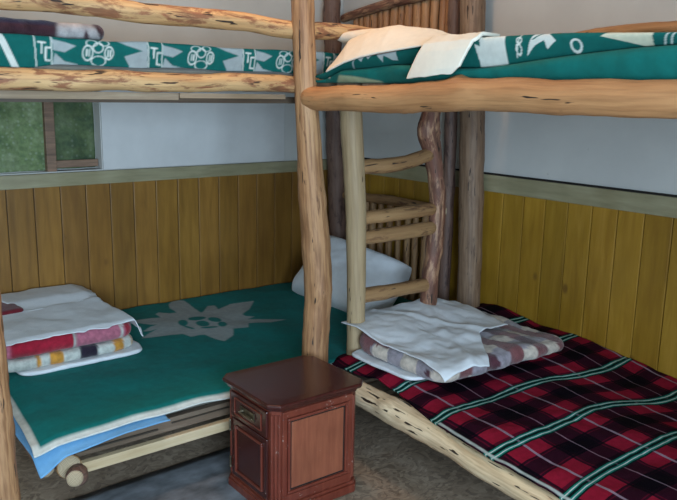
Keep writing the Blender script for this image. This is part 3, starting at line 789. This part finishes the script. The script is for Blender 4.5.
log('guard_rail', [(-.085, -1.15, 1.57), (-.08, -1.5, 1.585), (-.085, -1.75, 1.602), (-.08, -2.1, 1.602), (-.08, -3.3, 1.60)], [.010, .014, .022, .026, .03], M['orange'], RB, 56, .1, knots=((.16, 1.5, .02, .012),))
log('wall_rail', [(-.06, -1.18, 1.39), (-.06, -3.3, 1.39)], .028, M['brown'], RB, 57)
log('lower_rail', [(-1.035, -1.25, .262), (-1.05, -1.6, .260), (-1.066, -1.85, .256), (-1.105, -2.2, .25), (-1.15, -3.2, .25)], [.044, .046, .044, .038, .036, .04], M['lowlog'], RB, 58, .06, knots=((.18, 2.6, .03, .008), (.2, 1.2, .05, .006)))
log('lower_rail', [(-.08, -1.15, .21), (-.08, -3.3, .21)], .045, M['brown'], RB, 59)
log('end_rail', [(-1.06, -1.215, .19), (-.12, -1.16, .19)], .035, M['brown'], RB, 60)
log('end_rail', [(-1.1, -1.20, 1.345), (-.14, -1.12, 1.36)], .03, M['brown'], RB, 61)
mb = MB(); mb2 = MB()
for k in range(15):
    y = -3.2+k*.135; t = r.uniform(.7, 1.1); mb.box(-1.12, -.04, y, y+.1, 1.372, 1.386, (t, t, t)); mb2.box(-1.03, -.04, y, y+.1, .235, .25, (t, t, t))
mb.build('upper_bed_slats', M['rough'], RB); mb2.build('lower_bed_slats', M['rough'], RB)
# ladder at the head end
LD = thing('ladder', 'crooked log ladder with four rungs standing at the head of the right bunk', 'ladder', (-.66, -1.19, .0))
log('ladder_rail', [(-.872, -1.19, .30), (-.875, -1.19, .55), (-.888, -1.19, .9), (-.914, -1.185, 1.22), (-.925, -1.185, 1.32)], [.036, .037, .041, .043, .041], M['straw'], LD, 71, .025)
log('ladder_rail', [(-.46, -1.19, .30), (-.462, -1.19, .47), (-.45, -1.19, .62), (-.435, -1.19, .76), (-.434, -1.19, .92), (-.468, -1.19, 1.1), (-.50, -1.19, 1.20), (-.49, -1.19, 1.28), (-.475, -1.19, 1.36)], [.034, .035, .037, .037, .034, .036, .044, .040, .038], M['bark'], LD, 72, .14, knots=((.86, 3.3, .03, .014), (.6, 4.5, .03, .008), (.36, 5, .03, .006)))
for k, (za, zm, zb, ra, rb) in enumerate(((1.073, 1.078, 1.112, .030, .028), (.872, .875, .876, .028, .027), (.792, .795, .795, .028, .030), (.555, .553, .548, .031, .028))):
    log('rung', [(-.875, -1.188, za), (-.68, -1.20, zm), (-.462, -1.188, zb)], [ra, (ra+rb)/2, rb], M['rung'], LD, 80+k, .07, knots=((.3, 3.5, .02, .005),))

# ---- lower right: mattress + tartan blanket
pad('mattress', -.90, -.03, -3.15, -1.26, .252, .275, M['foam'], .03, .003, 12, 'thin mattress under the red tartan blanket on the lower right bunk')
def topR(x, y):
    h = .322+.028*sstep(-.45, -.1, x)*sstep(-2.3, -1.7, y)+.008*wob(x, y, .6, 21)+.0025*wob(x, y, .2, 22)-.03*sstep(-1.6, -2.2, y)*sstep(-.7, -.1, x)
    h = h+.035*sstep(-1.50, -1.25, y)*sstep(-.35, -.05, x)
    h = h+.018*np.exp(-((y+1.47+.2*(x+.9))/.05)**2)*sstep(-.5, -.8, x)
    return h
def edgeR(y):
    return np.interp(-y, [1.13, 1.34, 1.56, 1.83, 2.12, 2.39, 3.2], [-1.0, -.985, -1.0, -1.075, -1.125, -1.14, -1.16])-.006*np.sin(y*9)
def blR(U, V):
    y = -1.135-U*2.07; xe = edgeR(y); x = xe+(-.022-xe)*V
    z = topR(x, y)
    fr = 1-sstep(0, .095, V); z = z-.014*fr**1.6; x = x-.014*np.sin(fr*PI*.5)*0
    hd = 1-sstep(0, .03, U); z = z-.008*hd
    return x, y, z
P, F, u, v = grid(blR, 330, 190)
UU = (P[:, 0]-.125*(P[:, 1]+1.4)); 
# cloth coordinate along the bed, warped a little by folds
VV = (P[:, 1]+.018*wob(P[:, 0], P[:, 1], .9, 33)+.08*sstep(-.6, -.2, P[:, 0]))
uv = np.stack([UU+.91+.31*8, -VV+.053+.266*8], 1)
o = build('tartan_blanket', P, F, M['tartan'], uv=uv, col=np.repeat((((v > .004) & (v < .0115) & (P[:, 1] < -1.85))*.8)[:, None], 3, 1), solid=.006); tag(o, 'red and dark tartan blanket spread over the lower right bed', 'blanket')

# ---- pile at the head of the right bed
BE = np.array(lin((206, 192, 178))); BR = np.array(lin((136, 82, 84))); PU = np.array(lin((186, 176, 186))); DR = np.array(lin((92, 52, 62)))
def check(x, y, z):
    xr = x*.97+y*.2; yr = y*.97-x*.2
    a = (np.sin(xr*2*PI/.135+1.0+.25*wob(x, y, .07, 3)) > 0).astype(float); b = (np.sin(yr*2*PI/.15+.4+.25*wob(x, y, .06, 4)) > 0).astype(float)
    g = (np.sin(xr*2*PI/.27) > .3).astype(float)
    c = (a*b)[:, None]*BE*1.25+(a*(1-b))[:, None]*PU*.8+((1-a)*b)[:, None]*BR+((1-a)*(1-b))[:, None]*(DR*g[:, None]+BR*(1-g[:, None]))
    return c
zr = lambda x, y: .010*wob(x, y, .4, 66)-.03*sstep(-.45, -.10, x)+.02*sstep(-1.5, -1.25, y)
o = foldpad('folded_sheet', -.955, -.55, -1.62, -1.25, .338, .352, M['sheet'], .007, .003, 53, skew=(.0, -.1)); tag(o, 'white sheet showing beneath the checked blanket on the tartan bed', 'sheet')
o = foldpad('checked_blanket', -.93, -.20, -1.74, -1.24, .352, .418, M['fuzzy'], .032, .007, 51, check, skew=(.03, -.05), ztop=zr); tag(o, 'fuzzy beige and plum checked folded blanket near the head of the tartan bed', 'blanket')
def hR(x, y):
    b = .42+zr(x, y)+.006
    d1 = sstep(-.93, -1.0, x); d2 = sstep(-1.74, -1.82, y)
    return b-.012*d1-.035*d2
def curve(pts, t):
    pts = np.array(pts, float); d = np.r_[0, np.cumsum(np.hypot(*np.diff(pts, axis=0).T))]; d /= d[-1]
    return np.interp(t, d, pts[:, 0]), np.interp(t, d, pts[:, 1])
def coons(top, bot, left, right, U, V):
    """U left to right, V top to bottom; four boundary polylines"""
    tx, ty = curve(top, U); bx, by = curve(bot, U); lx, ly = curve(left, V); rx, ry = curve(right, V)
    def f(t, b, l, r, c00, c10, c01, c11):
        return (1-V)*t+V*b+(1-U)*l+U*r-((1-U)*(1-V)*c00+U*(1-V)*c10+(1-U)*V*c01+U*V*c11)
    return (f(tx, bx, lx, rx, top[0][0], top[-1][0], bot[0][0], bot[-1][0]), f(ty, by, ly, ry, top[0][1], top[-1][1], bot[0][1], bot[-1][1]))
def sheetR(U, V):
    top = [(-.925, -1.16), (-.66, -1.10), (-.51, -1.14), (-.29, -1.12), (-.30, -1.23), (-.31, -1.38), (-.325, -1.52)]
    left = [(-.925, -1.16), (-.94, -1.35), (-.945, -1.55), (-.975, -1.775)]
    bot = [(-.975, -1.775), (-.87, -1.775), (-.765, -1.79)]
    right = [(-.325, -1.52), (-.55, -1.557), (-.67, -1.69), (-.765, -1.79)]
    x, y = coons(top, bot, left, right, U, V)
    z = hR(x, y)+.006+.004*(wob(x, y, .22, 61)+abs(wob(x*1.2, y*.5, .3, 63)))
    z = z+.010*np.exp(-((x+.62+.5*(y+1.3))/.03)**2)+.008*np.exp(-((x+.55-.6*(y+1.3))/.025)**2)
    return x, y, z
P, F, u, v = grid(sheetR, 110, 100)
o = build('top_sheet', P, F, M['sheet'], solid=.004); tag(o, 'crumpled white sheet thrown over the checked blanket on the tartan bed', 'sheet')

# ---- right top bunk bedding
def gy(px): return np.interp(px, [328, 345, 360, 375, 390, 408, 435, 460, 480, 500, 540, 585, 630, 677, 800], [-1.27, -1.36, -1.44, -1.51, -1.585, -1.67, -1.785, -1.89, -1.965, -2.03, -2.165, -2.295, -2.42, -2.54, -3.25])
# plain green lower layer (folded over the log)
def lowU(U, V):
    y = -1.24-U*1.98
    hi = 1.43+.012*sstep(-1.5, -1.7, y)-.012*sstep(-1.75, -2.0, y)+.045*sstep(-2.0, -2.5, y)+.004*np.sin(y*11)
    hi = hi-.03*sstep(-1.42, -1.26, y); lo = 1.386+0*y
    s = vwarp(V, .09, 1.16); side = np.clip(s/.075, 0, 1)
    x = -1.125-.030*np.sin(side*PI)**.7*(.6+.4*sstep(-1.3, -1.6, y))-.01*wob(y, y*0, .35, 5)*np.sin(side*PI)+np.clip(s-.075, 0, 9)*.97
    z = lo+(hi-lo)*np.sin(side*PI/2)
    return x, y, z
P, F, u, v = grid(lowU, 260, 120)
pg = np.array(lin((150, 170, 140)))
colr = paint(P[:, 1], P[:, 2], GR*1.15, [('poly', [(-1.36, 1.388), (-1.40, 1.412), (-1.47, 1.408), (-1.58, 1.394), (-1.6, 1.388)], pg), ('line', (-1.27, 1.40), (-1.31, 1.413), .003, WHT), ('line', (-1.31, 1.413), (-1.33, 1.403), .003, WHT)], .004)
o = build('green_blanket', P, F, M['pattern'], col=colr, solid=.006); tag(o, 'thick plain green blanket bulging over the orange log of the right top bunk', 'blanket')
pad('mattress', -1.10, -.09, -3.15, -1.27, 1.388, 1.43, M['foam'], .02, .001, 14, 'thin mattress inside the green blanket on the right top bunk')
# patterned blanket above it
def z_lo(y): return 1.428+.012*sstep(-1.5, -1.7, y)-.012*sstep(-1.75, -2.0, y)+.045*sstep(-2.0, -2.5, y)+.004*np.sin(y*11)-.03*sstep(-1.42, -1.26, y)
def z_hi(y): return np.interp(y, [-1.95, -1.83, -1.69, -1.5, -1.42, -1.33, -1.25], [1.512, 1.502, 1.488, 1.470, 1.456, 1.430, 1.410])-.012*sstep(-2.2, -2.6, y)
def patU(U, V):
    y = -1.25-U*1.97; lo = z_lo(y)+.004; hi = z_hi(y)
    s = vwarp(V, .10, 1.14); side = np.clip(s/.08, 0, 1)
    x = -1.118-.022*np.sin(side*PI*.8)+np.clip(s-.07, 0, 9)*.97
    z = lo+(hi-lo)*np.sin(side*PI/2)**.9+.003*wob(x, y, .16, 9)*sstep(.1, .2, s)
    return x, y, z
P, F, u, v = grid(patU, 640, 130)
vs = vwarp(v, .10, 1.14)/.08
W = WHT; CR = np.array(lin((206, 202, 178)))
def q(y, t): return (y, t)
shp = [('line', (-1.435, .0), (-1.455, .6), .004, GREY), ('line', (-1.455, .6), (-1.475, 1.2), .004, GREY),
       ('poly', [(-1.47, 1.4), (-1.475, .75), (-1.49, .35), (-1.515, .9), (-1.525, .45), (-1.56, 1.0), (-1.585, .15), (-1.60, .55), (-1.63, .2), (-1.655, .15), (-1.66, 1.4)], GREY*1.3),
       ('poly', [(-1.98, .1), (-1.97, .55), (-1.99, .45), (-1.985, .95), (-2.005, .8), (-2.02, 1.5), (-2.075, 1.5), (-2.075, -.1), (-1.98, -.1)], W),
       ('line', (-2.108, .1), (-2.13, .9), .002, W),
       ('ring', (-2.118, .30), .008, .14, .0018, W), ('ring', (-2.122, .58), .008, .12, .0018, W),
       ('poly', [(-2.14, .1), (-2.18, 1.1), (-2.25, 1.35), (-2.215, .8), (-2.235, .45), (-2.205, .2), (-2.20, .5), (-2.17, .35)], W),
       ('line', (-2.165, .55), (-2.225, 1.2), .004, GR),
       ('poly', [(-2.265, 1.5), (-2.275, .9), (-2.29, 1.2), (-2.33, 1.1), (-2.32, 1.5)], W),
       ('ring', (-2.29, .25), .014, .2, .003, W),
       ('poly', [(-2.36, .55), (-2.385, .95), (-2.44, 1.5), (-2.50, 1.5), (-2.485, -.1), (-2.42, .25)], CR),
       ('line', (-2.51, -.1), (-2.53, .8), .002, W), ('line', (-2.525, -.1), (-2.545, .8), .002, W),
       ('poly', [(-2.56, .4), (-2.62, 1.4), (-2.66, .4)], W), ('poly', [(-2.8, .1), (-2.8, 1.5), (-2.9, 1.5), (-2.88, .1)], W)]
pat = paint(P[:, 1], np.minimum(vs, 3.0), GR, shp, .003)
o = build('patterned_blanket', P, F, M['pattern'], col=pat, solid=.006); tag(o, 'green blanket with white petal shapes folded on top of the right top bunk', 'blanket')
# pillow hidden under the cream sheet, its pointed corner sticks out behind
pillow('pillow', (-.86, -1.34, 1.55), (.0, -.20, 0), (.13, .02, .0), (0, 0, .03), M['cream'], 'cream pillow with its corner peeking out behind the large sheet on the right top bunk', 6)
def sheetU(U, V):
    # V: 0 at the front hem, 1 at the crest and a little behind
    yh = np.interp(U, [0, .15, .35, .5, .7, 1], [-1.33, -1.424, -1.5, -1.596, -1.686, -1.83]); zh = np.interp(U, [0, .15, .35, .5, .7, 1], [1.424, 1.452, 1.467, 1.479, 1.487, 1.500])
    yc = np.interp(U, [0, .15, .35, .5, .8, 1], [-1.19, -1.244, -1.377, -1.502, -1.686, -1.80]); zc = np.interp(U, [0, .15, .35, .5, .8, 1], [1.468, 1.54, 1.570, 1.579, 1.552, 1.52])
    t = np.clip(V/.7, 0, 1); b = np.clip((V-.7)/.3, 0, 1)
    x = -1.158+.178*t+.07*b; y = yh+(yc-yh)*t; z = zh+(zc-zh)*np.sin(t*PI/2)**.85-.05*b*b
    z = z+.0025*wob(x*2, y, .25, 71)*sstep(0, .2, V)
    return x, y, z
P, F, u, v = grid(sheetU, 90, 70)
o = build('draped_sheet', P, F, M['cream'], solid=.004); tag(o, 'large cream white sheet covering the pillow on the right top bunk', 'sheet')
def sheetV(U, V):
    # folded strip hanging over the front edge; U along y, V up
    y0 = np.interp(V, [0, .6, 1], [-1.75, -1.806, -1.80]); y1 = np.interp(V, [0, .12, .6, 1], [-1.925, -1.955, -1.992, -1.985]); y = y0+(y1-y0)*U
    z = np.interp(V, [0, .55, .7, 1], [1.400, 1.500, 1.522, 1.524])+.012*U*(1-V)
    x = np.interp(V, [0, .1, .4, .55, .7, 1], [-1.182, -1.182, -1.176, -1.168, -1.13, -1.05])
    x = x-.006*np.sin(U*PI)*sstep(.6, .1, V); z = z+.002*wob(y, z, .1, 5)
    return x, y, z
P, F, u, v = grid(sheetV, 50, 60)
o = build('folded_sheet', P, F, M['cream'], solid=.010, sub=0); tag(o, 'folded white sheet hanging over the edge of the right top bunk', 'sheet')

# ================================================================== NIGHTSTAND
NS = thing('nightstand', 'worn red-brown wooden nightstand standing between the two beds', 'nightstand', (-1.366, -1.441, .0035), math.radians(-1.5))
hw, hd, ht = .175, .155, .40
def lb(mb, name, mat, bevel=.002, par=None): return mb.build(name, mat, par or NS, local=True, bevel=bevel)
ch = .022
def octo(hx, hy, c):  # front-left and front-right corners (the -y side) cut
    return [(-hx, -hy+c), (-hx+c, -hy), (hx-c, -hy), (hx, -hy+c), (hx, hy-c), (hx-c, hy), (-hx+c, hy), (-hx, hy-c)]
mb = MB().prism(octo(hw-.008, hd-.008, ch), .035, ht-.03); lb(mb, 'body', M['cab'])
mb = MB().prism(octo(hw+.001, hd+.004, ch), 0, .03).prism(octo(hw-.001, hd-.001, ch), .03, .042); lb(mb, 'plinth', M['cab'], .004)
def ringtop():
    prof = [(hw-.004, hd-.004, ht-.034), (hw+.004, hd+.004, ht-.028), (hw+.006, hd+.006, ht-.02), (hw+.016, hd+.016, ht-.014), (hw+.018, hd+.018, ht-.006), (hw+.014, hd+.014, ht), (hw-.02, hd-.02, ht+.001)]
    V = []; F = []
    for (a, b, z) in prof: V += [(*p, z) for p in octo(a, b, ch+.008)]
    for i in range(len(prof)-1):
        for k in range(8): F.append((i*8+k, i*8+(k+1) % 8, (i+1)*8+(k+1) % 8, (i+1)*8+k))
    F.append(tuple(reversed(range(8)))); F.append(tuple(range(len(V)-8, len(V))))
    return V, F
V, F = ringtop(); build('top', V, F, M['cabtop'], NS, local=True, smooth=False, bevel=.003)
# fluted corner posts
def flut(sx, sy):
    mb = MB(); c = ch/math.sqrt(2)
    ux, uy = (1/math.sqrt(2)*sx*-1, 1/math.sqrt(2)*sy)     # along the chamfer
    nx, ny = (sx/math.sqrt(2), sy/math.sqrt(2))
    cx, cy = sx*(hw-.008-ch/2), sy*(hd-.008-ch/2)
    for k in (-1, 0, 1):
        px, py = cx+ux*k*.0125+nx*.001, cy+uy*k*.0125+ny*.001
        mb.lathe([(.0052, .055), (.0052, ht-.045)], (px, py, 0), 0, 10)
    return mb
for sx, sy in ((-1, -1), (1, -1), (-1, 1), (1, 1)):
    lb(flut(sx, sy), 'fluted_corner', M['cab'], 0)
# side panel on the -y face, framed
def frame_panel(face, a0, a1, z0, z1, fw, off, mats, name, depth=.010):
    """raised picture-frame moulding with an inset field; face 'y' (front -y) or 'x' (left -x)"""
    def bx(mb, p0, p1, q0, q1, d0, d1):
        if face == 'y': mb.box(p0, p1, -(off+d1), -(off+d0), q0, q1)
        else: mb.box(-(off+d1), -(off+d0), p0, p1, q0, q1)
    fr = MB(); 
    bx(fr, a0, a1, z0, z0+fw, 0, depth); bx(fr, a0, a1, z1-fw, z1, 0, depth); bx(fr, a0, a0+fw, z0+fw, z1-fw, 0, depth); bx(fr, a1-fw, a1, z0+fw, z1-fw, 0, depth)
    o = lb(fr, name, mats[0], .003)
    fi = MB(); g = .006; bx(fi, a0+fw+g, a1-fw-g, z0+fw+g, z1-fw-g, 0, depth*.45); 
    p = lb(fi, 'panel_field', mats[1], .003, o)
    ln = MB(); bx(ln, a0+fw, a1-fw, z0+fw, z1-fw, 0, .0008); lb(ln, 'panel_groove', M['black'], 0, o)
    return o
yo = hd-.008; xo = hw-.008
mb = MB()
for a0, a1, z0, z1 in ((-xo+ch+.004, xo-ch-.004, .05, .075), (-xo+ch+.004, xo-ch-.004, ht-.058, ht-.036), (-xo+ch+.004, -xo+ch+.022, .075, ht-.058), (xo-ch-.022, xo-ch-.004, .075, ht-.058)): mb.box(a0, a1, -yo-.006, -yo, z0, z1)
lb(mb, 'side_frame', M['cab'], .002)
o = frame_panel('y', -xo+ch+.024, xo-ch-.024, .078, ht-.061, .010, yo, (M['cab'], M['cabpanel']), 'side_panel', .009); 
# -x face: drawer above a door, side shade painted in by darker wood
mb = MB().box(-xo-.010, -xo, -.112, .112, ht-.128, ht-.040); dr = lb(mb, 'drawer', M['cabtop'], .003)
mb = MB()
for a0, a1, z0, z1 in ((-.085, .085, ht-.058, ht-.054), (-.085, .085, ht-.114, ht-.110), (-.085, -.081, ht-.114, ht-.054), (.081, .085, ht-.114, ht-.054)): mb.box(-xo-.0135, -xo-.0095, a0, a1, z0, z1)
lb(mb, 'drawer_moulding', M['cab'], .001, dr)
mb = MB().lathe([(.003, 0), (.003, .008), (.008, .012), (.008, .017), (.003, .020)], (-xo-.028, .03, ht-.083), 0, 14, axis=0)
mb.box(-xo-.014, -xo-.0105, -.045, .045, ht-.097, ht-.069); mb.box(-xo-.022, -xo-.018, -.04, .04, ht-.092, ht-.086)
h = lb(mb, 'handle', M['brass'], .001, dr); h['label'] = 'tarnished metal drawer handle'
dm = MB().box(-xo-.008, -xo, -.112, .112, .055, ht-.134); door = lb(dm, 'door', M['cabtop'], .003)
fr = MB()
for a0, a1, z0, z1 in ((-.088, .084, .075, .083), (-.088, .084, ht-.163, ht-.155), (-.088, -.080, .083, ht-.163), (.076, .084, .083, ht-.163)): fr.box(-xo-.014, -xo-.0075, a0, a1, z0, z1)
lb(fr, 'door_moulding', M['cab'], .002, door)
for z in (.235, .10):
    mb = MB().lathe([(.0035, 0), (.0045, .004), (.0035, .008), (.0045, .02), (.0035, .034), (.0045, .038), (.0035, .042)], (-xo-.013, .112, z-.02), 0, 10)
    hh = lb(mb, 'hinge', M['brass'], 0, door); hh['label'] = 'tarnished metal hinge'

# ================================================================== LIGHT
SC.world = bpy.data.worlds.new('World'); SC.world.use_nodes = True
bg = SC.world.node_tree.nodes['Background']; bg.inputs[0].default_value = (*lin((186, 208, 232)), 1); bg.inputs[1].default_value = 1.0
def area(name, loc, rot, sx, sy, e, col):
    l = bpy.data.lights.new(name, 'AREA'); l.shape = 'RECTANGLE'; l.size = sx; l.size_y = sy; l.energy = e; l.color = col
    o = bpy.data.objects.new(name, l); COL.objects.link(o); o.location = loc; o.rotation_euler = rot; return o
area('window_daylight', ((FX0+FX1)/2, YF+.02, (FZ0+FZ1)/2), (math.radians(90), 0, 0), FX1-FX0-.1, FZ1-FZ0-.1, 172, (.60, .81, 1.0))
o = bpy.data.lights.new('ceiling_bulb', 'POINT'); o.energy = 20; o.color = (1, .58, .30); o.shadow_soft_size = .12
ob = bpy.data.objects.new('ceiling_bulb', o); COL.objects.link(ob); ob.location = (-1.35, -1.35, 2.42)

# ================================================================== CAMERA
cam = bpy.data.cameras.new('Camera'); co = bpy.data.objects.new('Camera', cam); COL.objects.link(co); SC.camera = co
cam.sensor_width = 36; cam.lens = 760/677*36; cam.clip_start = .05
Rm = Matrix(((0.77662946, 0.11470149, -0.61942735), (-0.62967733, 0.17067617, -0.75787605), (0.01879197, 0.97862823, 0.20477707)))
co.matrix_world = Matrix.Translation((-2.793, -3.419, 1.36)) @ Rm.to_4x4()
vs_ = SC.view_settings; vs_.view_transform = 'Standard'; vs_.look = 'None'; vs_.gamma = 1; vs_.use_curve_mapping = False; vs_.exposure = 0.06
